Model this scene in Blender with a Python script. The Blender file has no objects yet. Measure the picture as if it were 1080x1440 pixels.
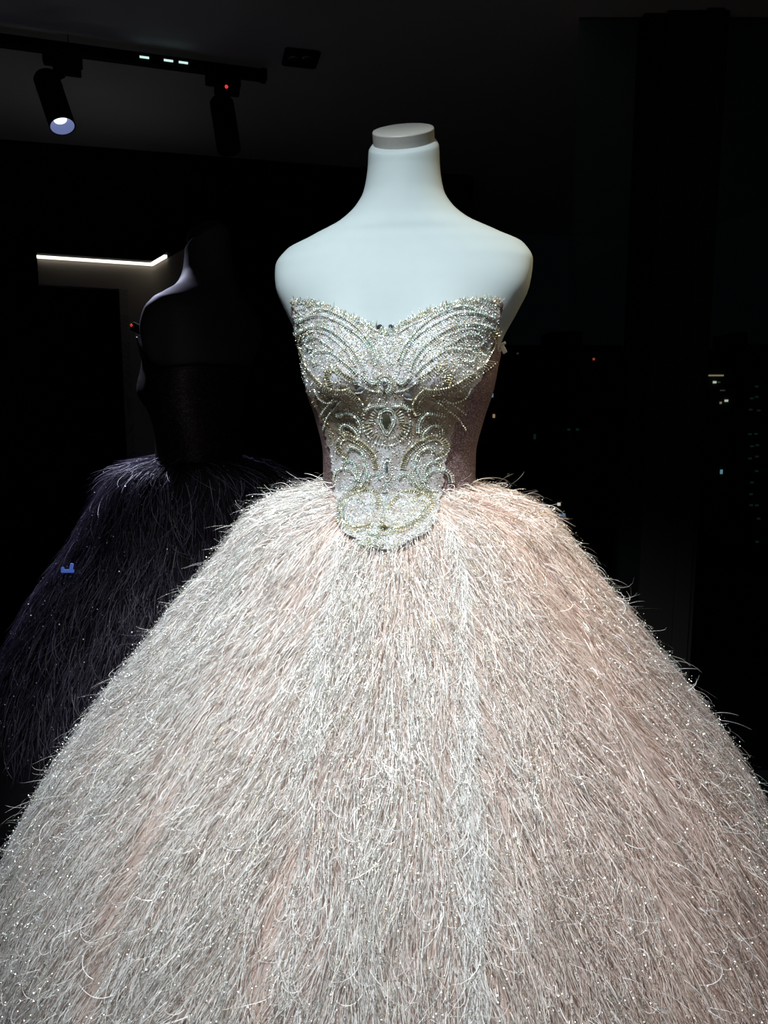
import bpy, math
import numpy as np
from mathutils import Vector, Matrix
from mathutils.bvhtree import BVHTree

# ------------------------------------------------------------------ camera, world, lights, exposure
SC = bpy.context.scene
COL = SC.collection
RNG = np.random.default_rng(7)
CAMZ = 1.35                       # camera height above the floor
F = 1040.0                        # focal length in pixels of a 1080 x 1440 frame
PITCH = math.atan(148 / 1040.0)
CP, SP = math.cos(PITCH), math.sin(PITCH)

cam_d = bpy.data.cameras.new('camera')
cam_d.sensor_fit = 'VERTICAL'
cam_d.sensor_height = 36.0
cam_d.lens = 36.0 * F / 1440.0
cam_d.clip_start = 0.02
cam_d.clip_end = 400
cam = bpy.data.objects.new('camera', cam_d)
COL.objects.link(cam)
cam.location = (0, 0, CAMZ)
cam.rotation_euler = (math.pi / 2 - PITCH, 0, 0)
SC.camera = cam

SC.view_settings.view_transform = 'Standard'
SC.view_settings.look = 'None'
SC.view_settings.exposure = 0.0
SC.view_settings.gamma = 1.0
SC.view_settings.use_curve_mapping = False

world = bpy.data.worlds.new('night_sky')
SC.world = world
world.use_nodes = True
world.node_tree.nodes['Background'].inputs[0].default_value = (0.35, 0.5, 0.6, 1)
world.node_tree.nodes['Background'].inputs[1].default_value = 0.002


def spot(name, loc, target, energy, color, angle, blend=0.5, radius=0.04):
    d = bpy.data.lights.new(name, 'SPOT')
    d.energy = energy
    d.color = color
    d.spot_size = math.radians(angle)
    d.spot_blend = blend
    d.shadow_soft_size = radius
    o = bpy.data.objects.new(name, d)
    COL.objects.link(o)
    o.location = loc
    o.rotation_euler = (Vector(target) - Vector(loc)).to_track_quat('-Z', 'Y').to_euler()
    return o


# cool shop spotlights on the ceiling above and in front of the gown
spot('key_spotlight', (-0.28, 0.36, CAMZ + 1.15), (0.0, 0.98, CAMZ - 0.24), 148, (0.90, 0.98, 1.0), 66, 0.95, 0.03)
spot('side_spotlight', (0.42, -0.30, CAMZ + 1.15), (0.20, 0.95, CAMZ - 0.50), 34, (1.0, 0.92, 0.84), 44, 0.6, 0.03)
# warm spotlight close by on the right, above the waist
spot('warm_spotlight', (0.95, 1.40, CAMZ + 1.1), (0.16, 1.18, CAMZ + 0.03), 40, (1.0, 0.80, 0.46), 36, 0.8, 0.03)

# ------------------------------------------------------------------ helpers


def rays(px, py):
    px = np.asarray(px, float)
    py = np.asarray(py, float)
    X = (px - 540) / F
    U = (720 - py) / F
    return np.stack([X, CP + U * SP, -SP + U * CP], -1)


def at(px, py, Y):
    """point of the place that stands at depth Y and shows at pixel (px, py)"""
    d = rays(px, py)
    return Vector((d[0] * Y / d[1], Y, CAMZ + d[2] * Y / d[1]))


def at_z(px, py, Z):
    d = rays(px, py)
    s = (Z - CAMZ) / d[2]
    return Vector((d[0] * s, d[1] * s, Z))


def new_mat(name):
    m = bpy.data.materials.new(name)
    m.use_nodes = True
    nt = m.node_tree
    b = nt.nodes['Principled BSDF']
    return m, nt, b


def plain(name, col, rough=0.5, metal=0.0, spec=0.5, noise=0.0, nscale=30.0, bump=0.0):
    m, nt, b = new_mat(name)
    b.inputs['Base Color'].default_value = (*col, 1)
    b.inputs['Roughness'].default_value = rough
    b.inputs['Metallic'].default_value = metal
    b.inputs['Specular IOR Level'].default_value = spec
    if noise or bump:
        tc = nt.nodes.new('ShaderNodeTexCoord')
        n = nt.nodes.new('ShaderNodeTexNoise')
        n.inputs['Scale'].default_value = nscale
        n.inputs['Detail'].default_value = 6
        nt.links.new(tc.outputs['Object'], n.inputs['Vector'])
        if noise:
            mx = nt.nodes.new('ShaderNodeMix')
            mx.data_type = 'RGBA'
            mx.inputs[6].default_value = (*[c * (1 - noise) for c in col], 1)
            mx.inputs[7].default_value = (*[min(1, c * (1 + noise)) for c in col], 1)
            nt.links.new(n.outputs['Fac'], mx.inputs[0])
            nt.links.new(mx.outputs[2], b.inputs['Base Color'])
        if bump:
            bp = nt.nodes.new('ShaderNodeBump')
            bp.inputs['Strength'].default_value = bump
            bp.inputs['Distance'].default_value = 0.001
            nt.links.new(n.outputs['Fac'], bp.inputs['Height'])
            nt.links.new(bp.outputs[0], b.inputs['Normal'])
    return m


def emit(name, col, strength):
    m, nt, b = new_mat(name)
    b.inputs['Base Color'].default_value = (0, 0, 0, 1)
    b.inputs['Emission Color'].default_value = (*col, 1)
    b.inputs['Emission Strength'].default_value = strength
    return m


def attr_mat(name, rough, metal, spec=0.5, translucent=0.0):
    m, nt, b = new_mat(name)
    a = nt.nodes.new('ShaderNodeAttribute')
    a.attribute_name = 'tint'
    nt.links.new(a.outputs['Color'], b.inputs['Base Color'])
    b.inputs['Roughness'].default_value = rough
    b.inputs['Metallic'].default_value = metal
    b.inputs['Specular IOR Level'].default_value = spec
    if translucent:
        t = nt.nodes.new('ShaderNodeBsdfTranslucent')
        nt.links.new(a.outputs['Color'], t.inputs['Color'])
        mx = nt.nodes.new('ShaderNodeMixShader')
        mx.inputs[0].default_value = translucent
        nt.links.new(b.outputs[0], mx.inputs[1])
        nt.links.new(t.outputs[0], mx.inputs[2])
        nt.links.new(mx.outputs[0], nt.nodes['Material Output'].inputs['Surface'])
    return m


def glitter(name, dark, light, spark, scale=700.0):
    m, nt, b = new_mat(name)
    tc = nt.nodes.new('ShaderNodeTexCoord')
    v = nt.nodes.new('ShaderNodeTexVoronoi')
    v.inputs['Scale'].default_value = scale
    nt.links.new(tc.outputs['Object'], v.inputs['Vector'])
    sep = nt.nodes.new('ShaderNodeSeparateColor')
    nt.links.new(v.outputs['Color'], sep.inputs[0])
    r = nt.nodes.new('ShaderNodeValToRGB')
    r.color_ramp.elements[0].color = (*dark, 1)
    r.color_ramp.elements[1].color = (*spark, 1)
    e = r.color_ramp.elements.new(0.72)
    e.color = (*light, 1)
    nt.links.new(sep.outputs[0], r.inputs[0])
    nt.links.new(r.outputs[0], b.inputs['Base Color'])
    b.inputs['Roughness'].default_value = 0.45
    b.inputs['Metallic'].default_value = 0.25
    bp = nt.nodes.new('ShaderNodeBump')
    bp.inputs['Strength'].default_value = 0.6
    bp.inputs['Distance'].default_value = 0.001
    nt.links.new(sep.outputs[1], bp.inputs['Height'])
    nt.links.new(bp.outputs[0], b.inputs['Normal'])
    return m


def mesh_np(name, verts, faces, mat, parent=None, smooth=False, tint=None, kind=None, label=None):
    """faces: (n, k) int array; one mesh object"""
    verts = np.asarray(verts, np.float32)
    faces = np.asarray(faces, np.int32)
    me = bpy.data.meshes.new(name)
    k = faces.shape[1]
    me.vertices.add(len(verts))
    me.vertices.foreach_set('co', verts.ravel())
    me.loops.add(faces.size)
    me.loops.foreach_set('vertex_index', faces.ravel())
    me.polygons.add(len(faces))
    me.polygons.foreach_set('loop_start', np.arange(0, faces.size, k, dtype=np.int32))
    me.polygons.foreach_set('loop_total', np.full(len(faces), k, np.int32))
    me.polygons.foreach_set('use_smooth', np.full(len(faces), smooth, bool))
    me.update(calc_edges=True)
    if tint is not None:
        a = me.color_attributes.new('tint', 'FLOAT_COLOR', 'POINT')
        c = np.ones((len(verts), 4), np.float32)
        c[:, :3] = tint
        a.data.foreach_set('color', c.ravel())
    me.materials.append(mat)
    o = bpy.data.objects.new(name, me)
    COL.objects.link(o)
    if parent is not None:
        o.parent = parent
    if kind:
        o['kind'] = kind
    if label:
        o['label'] = label
    return o


class MB:
    """collects simple solids into one mesh"""

    def __init__(s):
        s.v, s.f = [], []

    def add(s, v, f):
        b = len(s.v)
        s.v += [tuple(p) for p in v]
        s.f += [tuple(i + b for i in q) for q in f]
        return s

    def box(s, c, size, rot=None):
        pts = []
        for i in (-1, 1):
            for j in (-1, 1):
                for k in (-1, 1):
                    p = Vector((i * size[0] / 2, j * size[1] / 2, k * size[2] / 2))
                    if rot is not None:
                        p = rot @ p
                    pts.append(p + Vector(c))
        return s.add(pts, [(0, 1, 3, 2), (4, 6, 7, 5), (0, 4, 5, 1), (2, 3, 7, 6), (0, 2, 6, 4), (1, 5, 7, 3)])

    def lathe(s, base, axis, prof, n=32, caps=True):
        """prof: list of (distance along axis, radius)"""
        q = Vector((0, 0, 1)).rotation_difference(Vector(axis).normalized()).to_matrix()
        v, f = [], []
        for (h, r) in prof:
            for i in range(n):
                a = 2 * math.pi * i / n
                v.append(q @ Vector((r * math.cos(a), r * math.sin(a), h)) + Vector(base))
        for j in range(len(prof) - 1):
            for i in range(n):
                f.append((j * n + i, j * n + (i + 1) % n, (j + 1) * n + (i + 1) % n, (j + 1) * n + i))
        if caps:
            f.append(tuple(reversed(range(n))))
            f.append(tuple(range((len(prof) - 1) * n, len(prof) * n)))
        return s.add(v, f)

    def build(s, name, mat, parent=None, smooth=False, bevel=0.0, **props):
        me = bpy.data.meshes.new(name)
        me.from_pydata(s.v, [], s.f)
        me.update()
        if smooth:
            me.polygons.foreach_set('use_smooth', [len(p.vertices) == 4 for p in me.polygons])
        me.materials.append(mat)
        o = bpy.data.objects.new(name, me)
        COL.objects.link(o)
        if parent is not None:
            o.parent = parent
        if bevel:
            m = o.modifiers.new('bevel', 'BEVEL')
            m.width = bevel
            m.segments = 2
        for k, v in props.items():
            o[k] = v
        return o


def thing(name, label, cat, loc=(0, 0, 0), rz=0.0, group=None):
    o = bpy.data.objects.new(name, None)
    o.empty_display_size = 0.05
    COL.objects.link(o)
    o.location = loc
    o.rotation_euler = (0, 0, rz)
    o['label'] = label
    o['category'] = cat
    if group:
        o['group'] = group
    return o


def pchip(x, y, q):
    """monotone cubic interpolation"""
    x = np.asarray(x, float)
    y = np.asarray(y, float)
    h = np.diff(x)
    d = np.diff(y) / h
    m = np.zeros_like(y)
    m[0], m[-1] = d[0], d[-1]
    for i in range(1, len(x) - 1):
        if d[i - 1] * d[i] > 0:
            w1, w2 = 2 * h[i] + h[i - 1], h[i] + 2 * h[i - 1]
            m[i] = (w1 + w2) / (w1 / d[i - 1] + w2 / d[i])
    i = np.clip(np.searchsorted(x, q) - 1, 0, len(x) - 2)
    t = np.clip((q - x[i]) / h[i], 0, 1)
    return ((1 + 2 * t) * (1 - t) ** 2 * y[i] + t * (1 - t) ** 2 * h[i] * m[i]
            + t * t * (3 - 2 * t) * y[i + 1] + t * t * (t - 1) * h[i] * m[i + 1])


def waves(a, b, seed, n=9, fa=(2, 18), fb=(1, 7)):
    """smooth pseudo noise on two coordinates, about -1..1"""
    r = np.random.default_rng(seed)
    s = np.zeros(np.broadcast(a, b).shape)
    for _ in range(n):
        s = s + np.sin(a * r.uniform(*fa) + b * r.uniform(*fb) * r.choice([-1, 1]) + r.uniform(0, 6.28))
    return s / math.sqrt(n)


# ------------------------------------------------------------------ shared materials
M = {}
M['ceiling'] = plain('dark_ceiling_paint', (0.58, 0.60, 0.62), 0.9, noise=0.06, nscale=6)
M['black_wall'] = plain('black_wall_paint', (0.012, 0.014, 0.017), 0.95, spec=0.05)
M['soffit'] = plain('charcoal_panel', (0.05, 0.055, 0.055), 0.9, spec=0.05)
M['alcove'] = plain('greige_wall', (0.32, 0.29, 0.25), 0.9, spec=0.1, noise=0.1, nscale=5)
M['floor'] = plain('dark_floor_tile', (0.02, 0.02, 0.022), 0.6, noise=0.2, nscale=4)
M['mullion'] = plain('bronze_anodised_metal', (0.042, 0.037, 0.035), 0.75, spec=0.12)
M['gasket'] = plain('black_rubber', (0.012, 0.017, 0.018), 0.7, spec=0.1)
M['black_metal'] = plain('black_powder_coat', (0.008, 0.008, 0.011), 0.7, spec=0.1)
M['form'] = plain('white_stretch_linen', (0.345, 0.40, 0.415), 0.75, spec=0.2, noise=0.03, nscale=60, bump=0.05)
M['cap'] = plain('grey_beige_plastic', (0.34, 0.335, 0.315), 0.5)
M['clip'] = plain('cream_plastic', (0.55, 0.53, 0.46), 0.4)
M['steel'] = plain('brushed_steel', (0.5, 0.5, 0.5), 0.35, 1.0)

gm, nt, b = new_mat('window_glass')
for n in list(nt.nodes):
    if n.type == 'BSDF_PRINCIPLED':
        nt.nodes.remove(n)
gl = nt.nodes.new('ShaderNodeBsdfGlossy')
gl.inputs['Roughness'].default_value = 0.0
tr = nt.nodes.new('ShaderNodeBsdfTransparent')
tr.inputs['Color'].default_value = (0.86, 0.95, 0.94, 1)
fr = nt.nodes.new('ShaderNodeFresnel')
fr.inputs['IOR'].default_value = 1.45
mx = nt.nodes.new('ShaderNodeMixShader')
nt.links.new(fr.outputs[0], mx.inputs[0])
nt.links.new(tr.outputs[0], mx.inputs[1])
nt.links.new(gl.outputs[0], mx.inputs[2])
nt.links.new(mx.outputs[0], nt.nodes['Material Output'].inputs['Surface'])
M['glass'] = gm

# ------------------------------------------------------------------ the room shell
CEIL = CAMZ + 1.2
ANG = math.radians(14.0)                                   # the back wall recedes to the right
WD = Vector((math.cos(ANG), math.sin(ANG), 0))             # along the back wall
WN = Vector((math.sin(ANG), -math.cos(ANG), 0))            # its normal, towards the room
W0 = at_z(255, 216, CEIL)                                  # a point of its top edge
WROT = Matrix.Rotation(ANG, 3, 'Z')


def wpt(px, extra=0.0):
    """plan point on the back wall under image column px (at the horizon)"""
    d = rays(px, 572)
    den = d[0] * WN.x + d[1] * WN.y
    s = (W0.x * WN.x + W0.y * WN.y) / den
    return Vector((d[0] * s, d[1] * s, 0)) + WN * extra


def slab(name, p, q, z0, z1, thick, mat, **props):
    """upright slab whose front face runs from p to q"""
    d = (q - p)
    L = d.length
    d.normalize()
    n = Vector((d.y, -d.x, 0))
    c = (p + q) / 2 - n * thick / 2
    rot = Matrix(((d.x, -d.y, 0), (d.y, d.x, 0), (0, 0, 1)))
    return MB().box((c.x, c.y, (z0 + z1) / 2), (L, thick, z1 - z0), rot).build(name, mat, **props)


MB().box((0, 1.5, -0.06), (7.0, 9.0, 0.12)).build('floor', M['floor'], kind='structure')
ceil_rot = WROT
MB().box((-0.2, 1.2, CEIL + 0.06), (6.6, 7.6, 0.12), WROT).build('ceiling', M['ceiling'], kind='structure')
slab('wall_back', wpt(-420), wpt(660), 0, CEIL, 0.12, M['black_wall'], kind='structure')
slab('trim_1', wpt(508, 0.02), wpt(655, 0.02), 0, CEIL, 0.05, M['soffit'], kind='structure')
slab('wall_left', Vector((-2.6, -2.0, 0)), Vector((-2.6, 3.0, 0)), 0, CEIL, 0.12, M['black_wall'], kind='structure')

# the greige partition with a doorway and a light strip along its top
Zs = at(130, 367, 3.30).z
corner = at(215, 373, 3.36)
pa = at(52, 362, 3.19)
dirn = Vector((corner.x - pa.x, corner.y - pa.y, 0)).normalized()
nrm = Vector((dirn.y, -dirn.x, 0))
rt = at(262, 346, 2.97)
rdir = Vector((rt.x - corner.x, rt.y - corner.y, 0)).normalized()
c0 = Vector((corner.x, corner.y, 0))
p0 = Vector((pa.x, pa.y, 0))
zc = corner.z - 0.005
ztop_door = at(120, 406, 3.3).z


def wall_piece(mb, p, q, z0, z1, thick=0.06):
    d = (q - p)
    L = d.length
    d = d.normalized()
    n = Vector((d.y, -d.x, 0))
    c = (p + q) / 2 - n * thick / 2
    rot = Matrix(((d.x, -d.y, 0), (d.y, d.x, 0), (0, 0, 1)))
    mb.box((c.x, c.y, (z0 + z1) / 2), (L, thick, z1 - z0), rot)


mb = MB()
Lw = (c0 - p0).length
dA, dB = 0.012, Lw * 0.685
wall_piece(mb, p0, c0, ztop_door, zc)
wall_piece(mb, p0 + dirn * dB, c0, 0, ztop_door)
part_wall = mb.build('wall_partition', M['alcove'], kind='structure')
r1 = Vector((rt.x, rt.y, 0))
mb = MB()
wall_piece(mb, c0, r1, 0, zc)
mb.build('wall_return', M['alcove'], kind='structure')
mb = MB()
for (h, d_) in ((0.0, 0.02),):
    wall_piece(mb, p0 + dirn * dB, p0 + dirn * (dB + 0.035), 0, ztop_door + 0.0, 0.075)
mb.build('trim_2', plain('dark_door_frame', (0.03, 0.03, 0.03), 0.7), kind='structure')

strip = thing('light_strip', 'glowing white light strip bent around a corner on top of the greige partition', 'light strip',
              (corner.x, corner.y, corner.z))
m_led = emit('led_white', (1.0, 0.93, 0.80), 2.0)
for (p, q, nm) in ((p0, c0 - dirn * 0.0, 'tube'), (c0, c0 + rdir * ((at(243, 357, 3.2) - corner).xy.length * 1.05), 'tube')):
    mb = MB()
    d = (q - p).normalized()
    n = Vector((d.y, -d.x, 0))
    wall_piece(mb, p + n * 0.014 - c0, q + n * 0.014 - c0, -0.003, 0.007, 0.012)
    mb.build(nm, m_led, strip)
    mb = MB()
    wall_piece(mb, p + n * 0.002 - c0, q + n * 0.002 - c0, -0.005, 0.018, 0.014)
    mb.build('channel', M['steel'], strip)

# ------------------------------------------------------------------ window wall on the right, the night city behind it
WY = 2.45
k = 1 / 1.0101 * WY / F


def wx(px):
    return (px - 540) * k


win = bpy.data.objects.new('window_1', None)
COL.objects.link(win)
win['kind'] = 'structure'
win.location = (wx(950), WY, 0)


def wbox(name, x0, x1, y0, y1, z0, z1, mat, bevel=0.0):
    return MB().box(((x0 + x1) / 2 - win.location.x, (y0 + y1) / 2 - WY, (z0 + z1) / 2), (x1 - x0, y1 - y0, z1 - z0)).build(name, mat, win, bevel=bevel)


wbox('mullion', wx(912), wx(993), WY, WY + 0.10, 0, CEIL, M['mullion'], 0.003)
wbox('cover_strip', wx(962), wx(985), WY - 0.012, WY, 0, CEIL, M['mullion'], 0.002)
wbox('gasket', wx(884), wx(912), WY + 0.02, WY + 0.08, 0, CEIL, M['gasket'])
wbox('sill', wx(640), wx(1300), WY - 0.05, WY + 0.12, 0, 0.06, M['gasket'], 0.004)
xl = wpt(655).x + 0.16
wbox('pane', xl, wx(884), WY + 0.045, WY + 0.053, 0.06, CEIL, M['glass'])
wbox('pane', wx(993), wx(1300), WY + 0.045, WY + 0.053, 0.06, CEIL, M['glass'])

M['night_wall'] = plain('night_building_wall', (0.05, 0.06, 0.06), 0.9, spec=0.0)
E_LAMP = {
    'warm': emit('lit_window_warm', (1.0, 0.72, 0.42), 0.25),
    'white': emit('lit_window_white', (1.0, 0.95, 0.8), 0.55),
    'cyan': emit('lit_window_cyan', (0.45, 0.8, 1.0), 0.28),
    'blue': emit('lit_window_blue', (0.3, 0.55, 1.0), 0.28),
    'dim': emit('lit_window_dim', (0.5, 0.45, 0.35), 0.06),
    'teal': emit('lit_window_teal', (0.15, 0.35, 0.35), 0.03),
    'red': emit('lit_sign_red', (1.0, 0.15, 0.05), 0.35),
}


def building(label, px0, px1, ytop, Y, depth, lamps):
    a, c = at(px0, 572, Y), at(px1, 572, Y)
    ztop = at(540, ytop, Y).z
    ctr = Vector(((a.x + c.x) / 2, Y, -18.0))
    t = thing('city_building', label, 'building', ctr, 0, 'buildings of the night city')
    w = c.x - a.x
    mb = MB().box((0, depth / 2, (ztop + 18) / 2), (w, depth, ztop + 18))
    mb.box((0, depth / 2, ztop + 18 + 0.15), (w * 0.94, depth * 0.94, 0.3))
    mb.box((w * 0.15, depth * 0.5, ztop + 18 + 0.8), (w * 0.25, depth * 0.3, 1.2))
    mb.build('body', M['night_wall'], t)
    s = Y / F
    for (px, py, pw, ph, kind) in lamps:
        p = at(px, py, Y - 0.05) - ctr
        MB().box(p, (pw * s, 0.1, ph * s)).build('lit_window', E_LAMP[kind], t)


tw = []
for i in range(15):
    for j in range(2):
        if RNG.random() < 0.6:
            tw.append((1056 + j * 9 + RNG.uniform(-2, 2), 525 + i * 17 + RNG.uniform(-2, 2), 4, 2.5, 'teal'))
building('dark tower with faint teal windows at the photo edge beyond the window', 1040, 1105, 490, 46, 12, tw)
building('night building with a warm bar light and white windows beside the mullion', 985, 1034, 518, 40, 10,
         [(1007, 528, 20, 2.0, 'warm'), (1005, 537.5, 4, 3, 'white'), (1011, 537.5, 3, 2, 'dim'), (1016, 549, 6, 2, 'dim'),
          (1021.5, 563.5, 4, 3, 'white'), (1013.5, 566.5, 2, 3, 'warm'), (1014.5, 663.5, 2.6, 6, 'cyan'), (990, 756, 14, 1.6, 'dim')])
building('low night building with a warm row of street-level lights', 960, 1100, 822, 30, 8,
         [(1021, 832, 1.6, 8, 'warm'), (1032, 833, 1.6, 8, 'warm'), (1042, 830, 10, 2, 'dim'), (1050, 830, 6, 2, 'warm'), (1066, 830, 2, 7, 'warm'), (1070, 830, 2, 6, 'warm'),
          (1010, 834, 16, 2, 'dim'), (1044, 867, 26, 2, 'teal')])
building('night building with specks of coloured light behind the gown', 690, 880, 492, 44, 10,
         [(692, 556, 3, 5, 'cyan'), (694.5, 585, 3, 5, 'warm'), (835, 505, 2.4, 3, 'red'), (752, 614, 3, 7, 'teal'), (728, 497, 2, 2, 'dim'),
          (715, 668, 3, 5, 'dim'), (786, 709, 4, 4, 'white'), (793, 724, 4, 4, 'blue'), (788, 724, 3, 3, 'blue'), (779, 724, 2, 2, 'dim'), (800, 604, 4, 3, 'teal'), (812, 604, 4, 3, 'teal')])

# ------------------------------------------------------------------ ceiling track and its lamp heads
TZ = CEIL - 0.045
ta, tb = at_z(-150, 37, TZ), at_z(373, 107, TZ)
tdir = (tb - ta).normalized()
trot = Matrix(((tdir.x, -tdir.y, 0), (tdir.y, tdir.x, 0), (0, 0, 1)))
tc_ = (ta + tb) / 2
rail = thing('track_rail', 'black ceiling track rail running above the lamp heads', 'track rail', tc_)
MB().box((0, 0, 0), ((tb - ta).length, 0.036, 0.032), trot).build('rail', M['black_metal'], rail, bevel=0.002)
MB().box(tdir * ((tb - ta).length / 2 - 0.006), (0.02, 0.042, 0.038), trot).build('end_cap', M['black_metal'], rail, bevel=0.003)
m_ind = emit('indicator_white', (0.7, 1.0, 0.95), 0.9)
tn = Vector((tdir.y, -tdir.x, 0))
for px, py in ((203, 78), (237, 84.5), (258, 87)):
    p = at_z(px, py, TZ) - tc_
    p = tdir * p.dot(tdir) + tn * 0.019
    MB().box(p, (0.030, 0.004, 0.006), trot).build('indicator_light', m_ind, rail)
for px, py in ((90, 40), (-60, 25)):
    p = at_z(px, py, TZ) - tc_
    p = tdir * p.dot(tdir)
    MB().lathe(p + Vector((0, 0, 0.014)), (0, 0, 1), [(0, 0.0015), (0.031, 0.0015)], 8).build('hanger', M['black_metal'], rail)


def lamp_head(label, px, py, tip, top, lit, red):
    p = at_z(px, py, TZ)
    s = (p - ta).dot(tdir)
    p = ta + tdir * s
    t = thing('track_spotlight', label, 'spotlight', p, 0, 'lamp heads on the ceiling track')
    MB().box((0, 0, -0.034), (0.12, 0.034, 0.036), trot).box(tdir * 0.012 + Vector((0, 0, -0.062)), (0.085, 0.03, 0.032), trot).build('adapter', M['black_metal'], t, bevel=0.004)
    Yt = p.y
    a = at(top[0], top[1], Yt) - p
    c = at(tip[0], tip[1], Yt - 0.05) - p
    ax = (c - a)
    L = ax.length
    MB().lathe(Vector((0, 0, -0.075)), a + ax * 0.12 - Vector((0, 0, -0.075)), [(0, 0.012), ((a + ax * 0.12 - Vector((0, 0, -0.075))).length, 0.012)], 12).build('yoke', M['black_metal'], t, smooth=True)
    r = 0.041
    MB().lathe(a, ax, [(0, r * 0.55), (0.004, r * 0.85), (0.014, r), (L, r), (L, r * 0.95), (L - 0.034, r * 0.55)], 36).build('housing', M['black_metal'], t, smooth=True)
    MB().lathe(a + ax * 0.22, ax, [(0, r * 1.015), (0.004, r * 1.03), (0.008, r * 1.015)], 36).build('ring', M['black_metal'], t, smooth=True)
    axn = ax.normalized()
    if lit:
        MB().lathe(a, ax, [(L - 0.031, r * 0.50), (L - 0.014, r * 0.70), (L - 0.001, r * 0.91)], 36, False).build('reflector', emit('lit_reflector', (0.36, 0.45, 0.95), 0.35), t, smooth=True)
        MB().lathe(a, ax, [(L - 0.031, r * 0.42), (L - 0.026, r * 0.50), (L - 0.024, r * 0.3)], 24).build('lamp', emit('lamp_core', (0.8, 0.95, 1.0), 2.5), t, smooth=True)
    else:
        MB().lathe(a + axn * (L - 0.03), ax, [(0, r * 0.5), (0.004, r * 0.55), (0.006, r * 0.3)], 36).build('lens', plain('dark_lens', (0.02, 0.02, 0.02), 0.2), t, smooth=True)
    if red:
        q = at(318.5, 122, Yt - 0.04) - p
        MB().lathe(q, (0, -1, 0), [(0, 0.006), (0.004, 0.005)], 10).build('indicator_light', emit('red_indicator', (1.0, 0.05, 0.05), 0.8), t)
    return t


lamp_head('black cylinder track lamp head with its blue-white lamp lit', 88, 72, (88, 178), (64, 106), True, False)
lamp_head('unlit black track lamp head with a red indicator near the rail end', 312, 104, (322, 210), (311, 140), False, True)

dl = at_z(423, 80, CEIL)
t = thing('recessed_downlight', 'square black recessed downlight in the ceiling beyond the rail end', 'downlight', dl)
rot = WROT
hw = 0.054
mb = MB()
for sx, sy, lx, ly in ((-1, 0, .013, .108), (1, 0, .013, .108), (0, -1, .108, .013), (0, 1, .108, .013)):
    mb.box(rot @ Vector((sx * hw, sy * hw, -0.004)), (lx + 0.0, ly, 0.012), rot)
mb.build('frame', M['black_metal'], t)
MB().box((0, 0, -0.0015), (0.10, 0.10, 0.003), rot).build('baffle', M['black_metal'], t)
MB().lathe((-0.025, 0, -0.003), (0, 0, -1), [(0, 0.02), (0.004, 0.021), (0.005, 0.011)], 20).build('reflector', M['steel'], t, smooth=True)
MB().lathe((0.025, 0, -0.003), (0, 0, -1), [(0, 0.02), (0.004, 0.021), (0.005, 0.011)], 20).build('reflector', M['steel'], t, smooth=True)

# ------------------------------------------------------------------ the dress form and gown: shared surfaces (local, z relative to the camera height)
#        z      w      front  back   n    yc
TOR = [(-0.60, 0.150, 0.110, 0.110, 2.0, 0.00),
       (-0.30, 0.165, 0.120, 0.125, 2.1, 0.00),
       (-0.20, 0.135, 0.100, 0.105, 2.1, 0.00),
       (-0.136, 0.119, 0.088, 0.090, 2.1, 0.00),
       (-0.078, 0.119, 0.086, 0.090, 2.1, 0.00),
       (-0.020, 0.131, 0.090, 0.092, 2.1, 0.00),
       (0.025, 0.145, 0.094, 0.092, 2.15, 0.00),
       (0.080, 0.155, 0.096, 0.092, 2.2, 0.01),
       (0.103, 0.161, 0.096, 0.092, 2.5, 0.015),
       (0.147, 0.183, 0.097, 0.092, 3.2, 0.025),
       (0.190, 0.202, 0.092, 0.090, 3.4, 0.03),
       (0.225, 0.206, 0.085, 0.084, 3.0, 0.035),
       (0.252, 0.192, 0.080, 0.078, 2.4, 0.04),
       (0.272, 0.154, 0.078, 0.072, 2.2, 0.045),
       (0.297, 0.103, 0.0705, 0.068, 2.0, 0.045),
       (0.318, 0.078, 0.0655, 0.062, 2.0, 0.045),
       (0.340, 0.0645, 0.0615, 0.060, 2.0, 0.045),
       (0.378, 0.0575, 0.058, 0.057, 2.0, 0.045),
       (0.408, 0.0555, 0.056, 0.055, 2.0, 0.045),
       (0.4155, 0.0500, 0.050, 0.050, 2.0, 0.045)]
TOR = np.array(TOR)


def torso_pt(th, z, off=0.0):
    """th=0 is the wearer's left (+x), th=-pi/2 the front"""
    w, df, db, n, yc = [pchip(TOR[:, 0], TOR[:, i], z) for i in range(1, 6)]
    c, s = np.cos(th), np.sin(th)
    x = (w + off) * np.sign(c) * np.abs(c) ** (2 / n)
    dep = np.where(s < 0, df, db) + off
    y = dep * np.sign(s) * np.abs(s) ** (2 / n)
    front = np.clip(-s, 0, 1) ** 0.7
    bump = 0.040 * (np.exp(-((x - 0.070) / 0.050) ** 2) + np.exp(-((x + 0.070) / 0.050) ** 2))
    bump = bump * np.where(z > 0.045, np.exp(-((z - 0.045) / 0.085) ** 2), np.exp(-((z - 0.045) / 0.05) ** 2))
    y = y - bump * front + yc
    cut = np.clip((z - 0.33) / 0.085, 0, 1)
    return np.stack([x, y, z + cut * cut * 0.57 * (y - yc)], -1)


def grid_faces(nr, nc, wrap=True):
    i = np.arange(nr - 1)[:, None]
    j = np.arange(nc if wrap else nc - 1)[None, :]
    j2 = (j + 1) % nc
    return np.stack(np.broadcast_arrays(i * nc + j, i * nc + j2, (i + 1) * nc + j2, (i + 1) * nc + j), -1).reshape(-1, 4)


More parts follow.
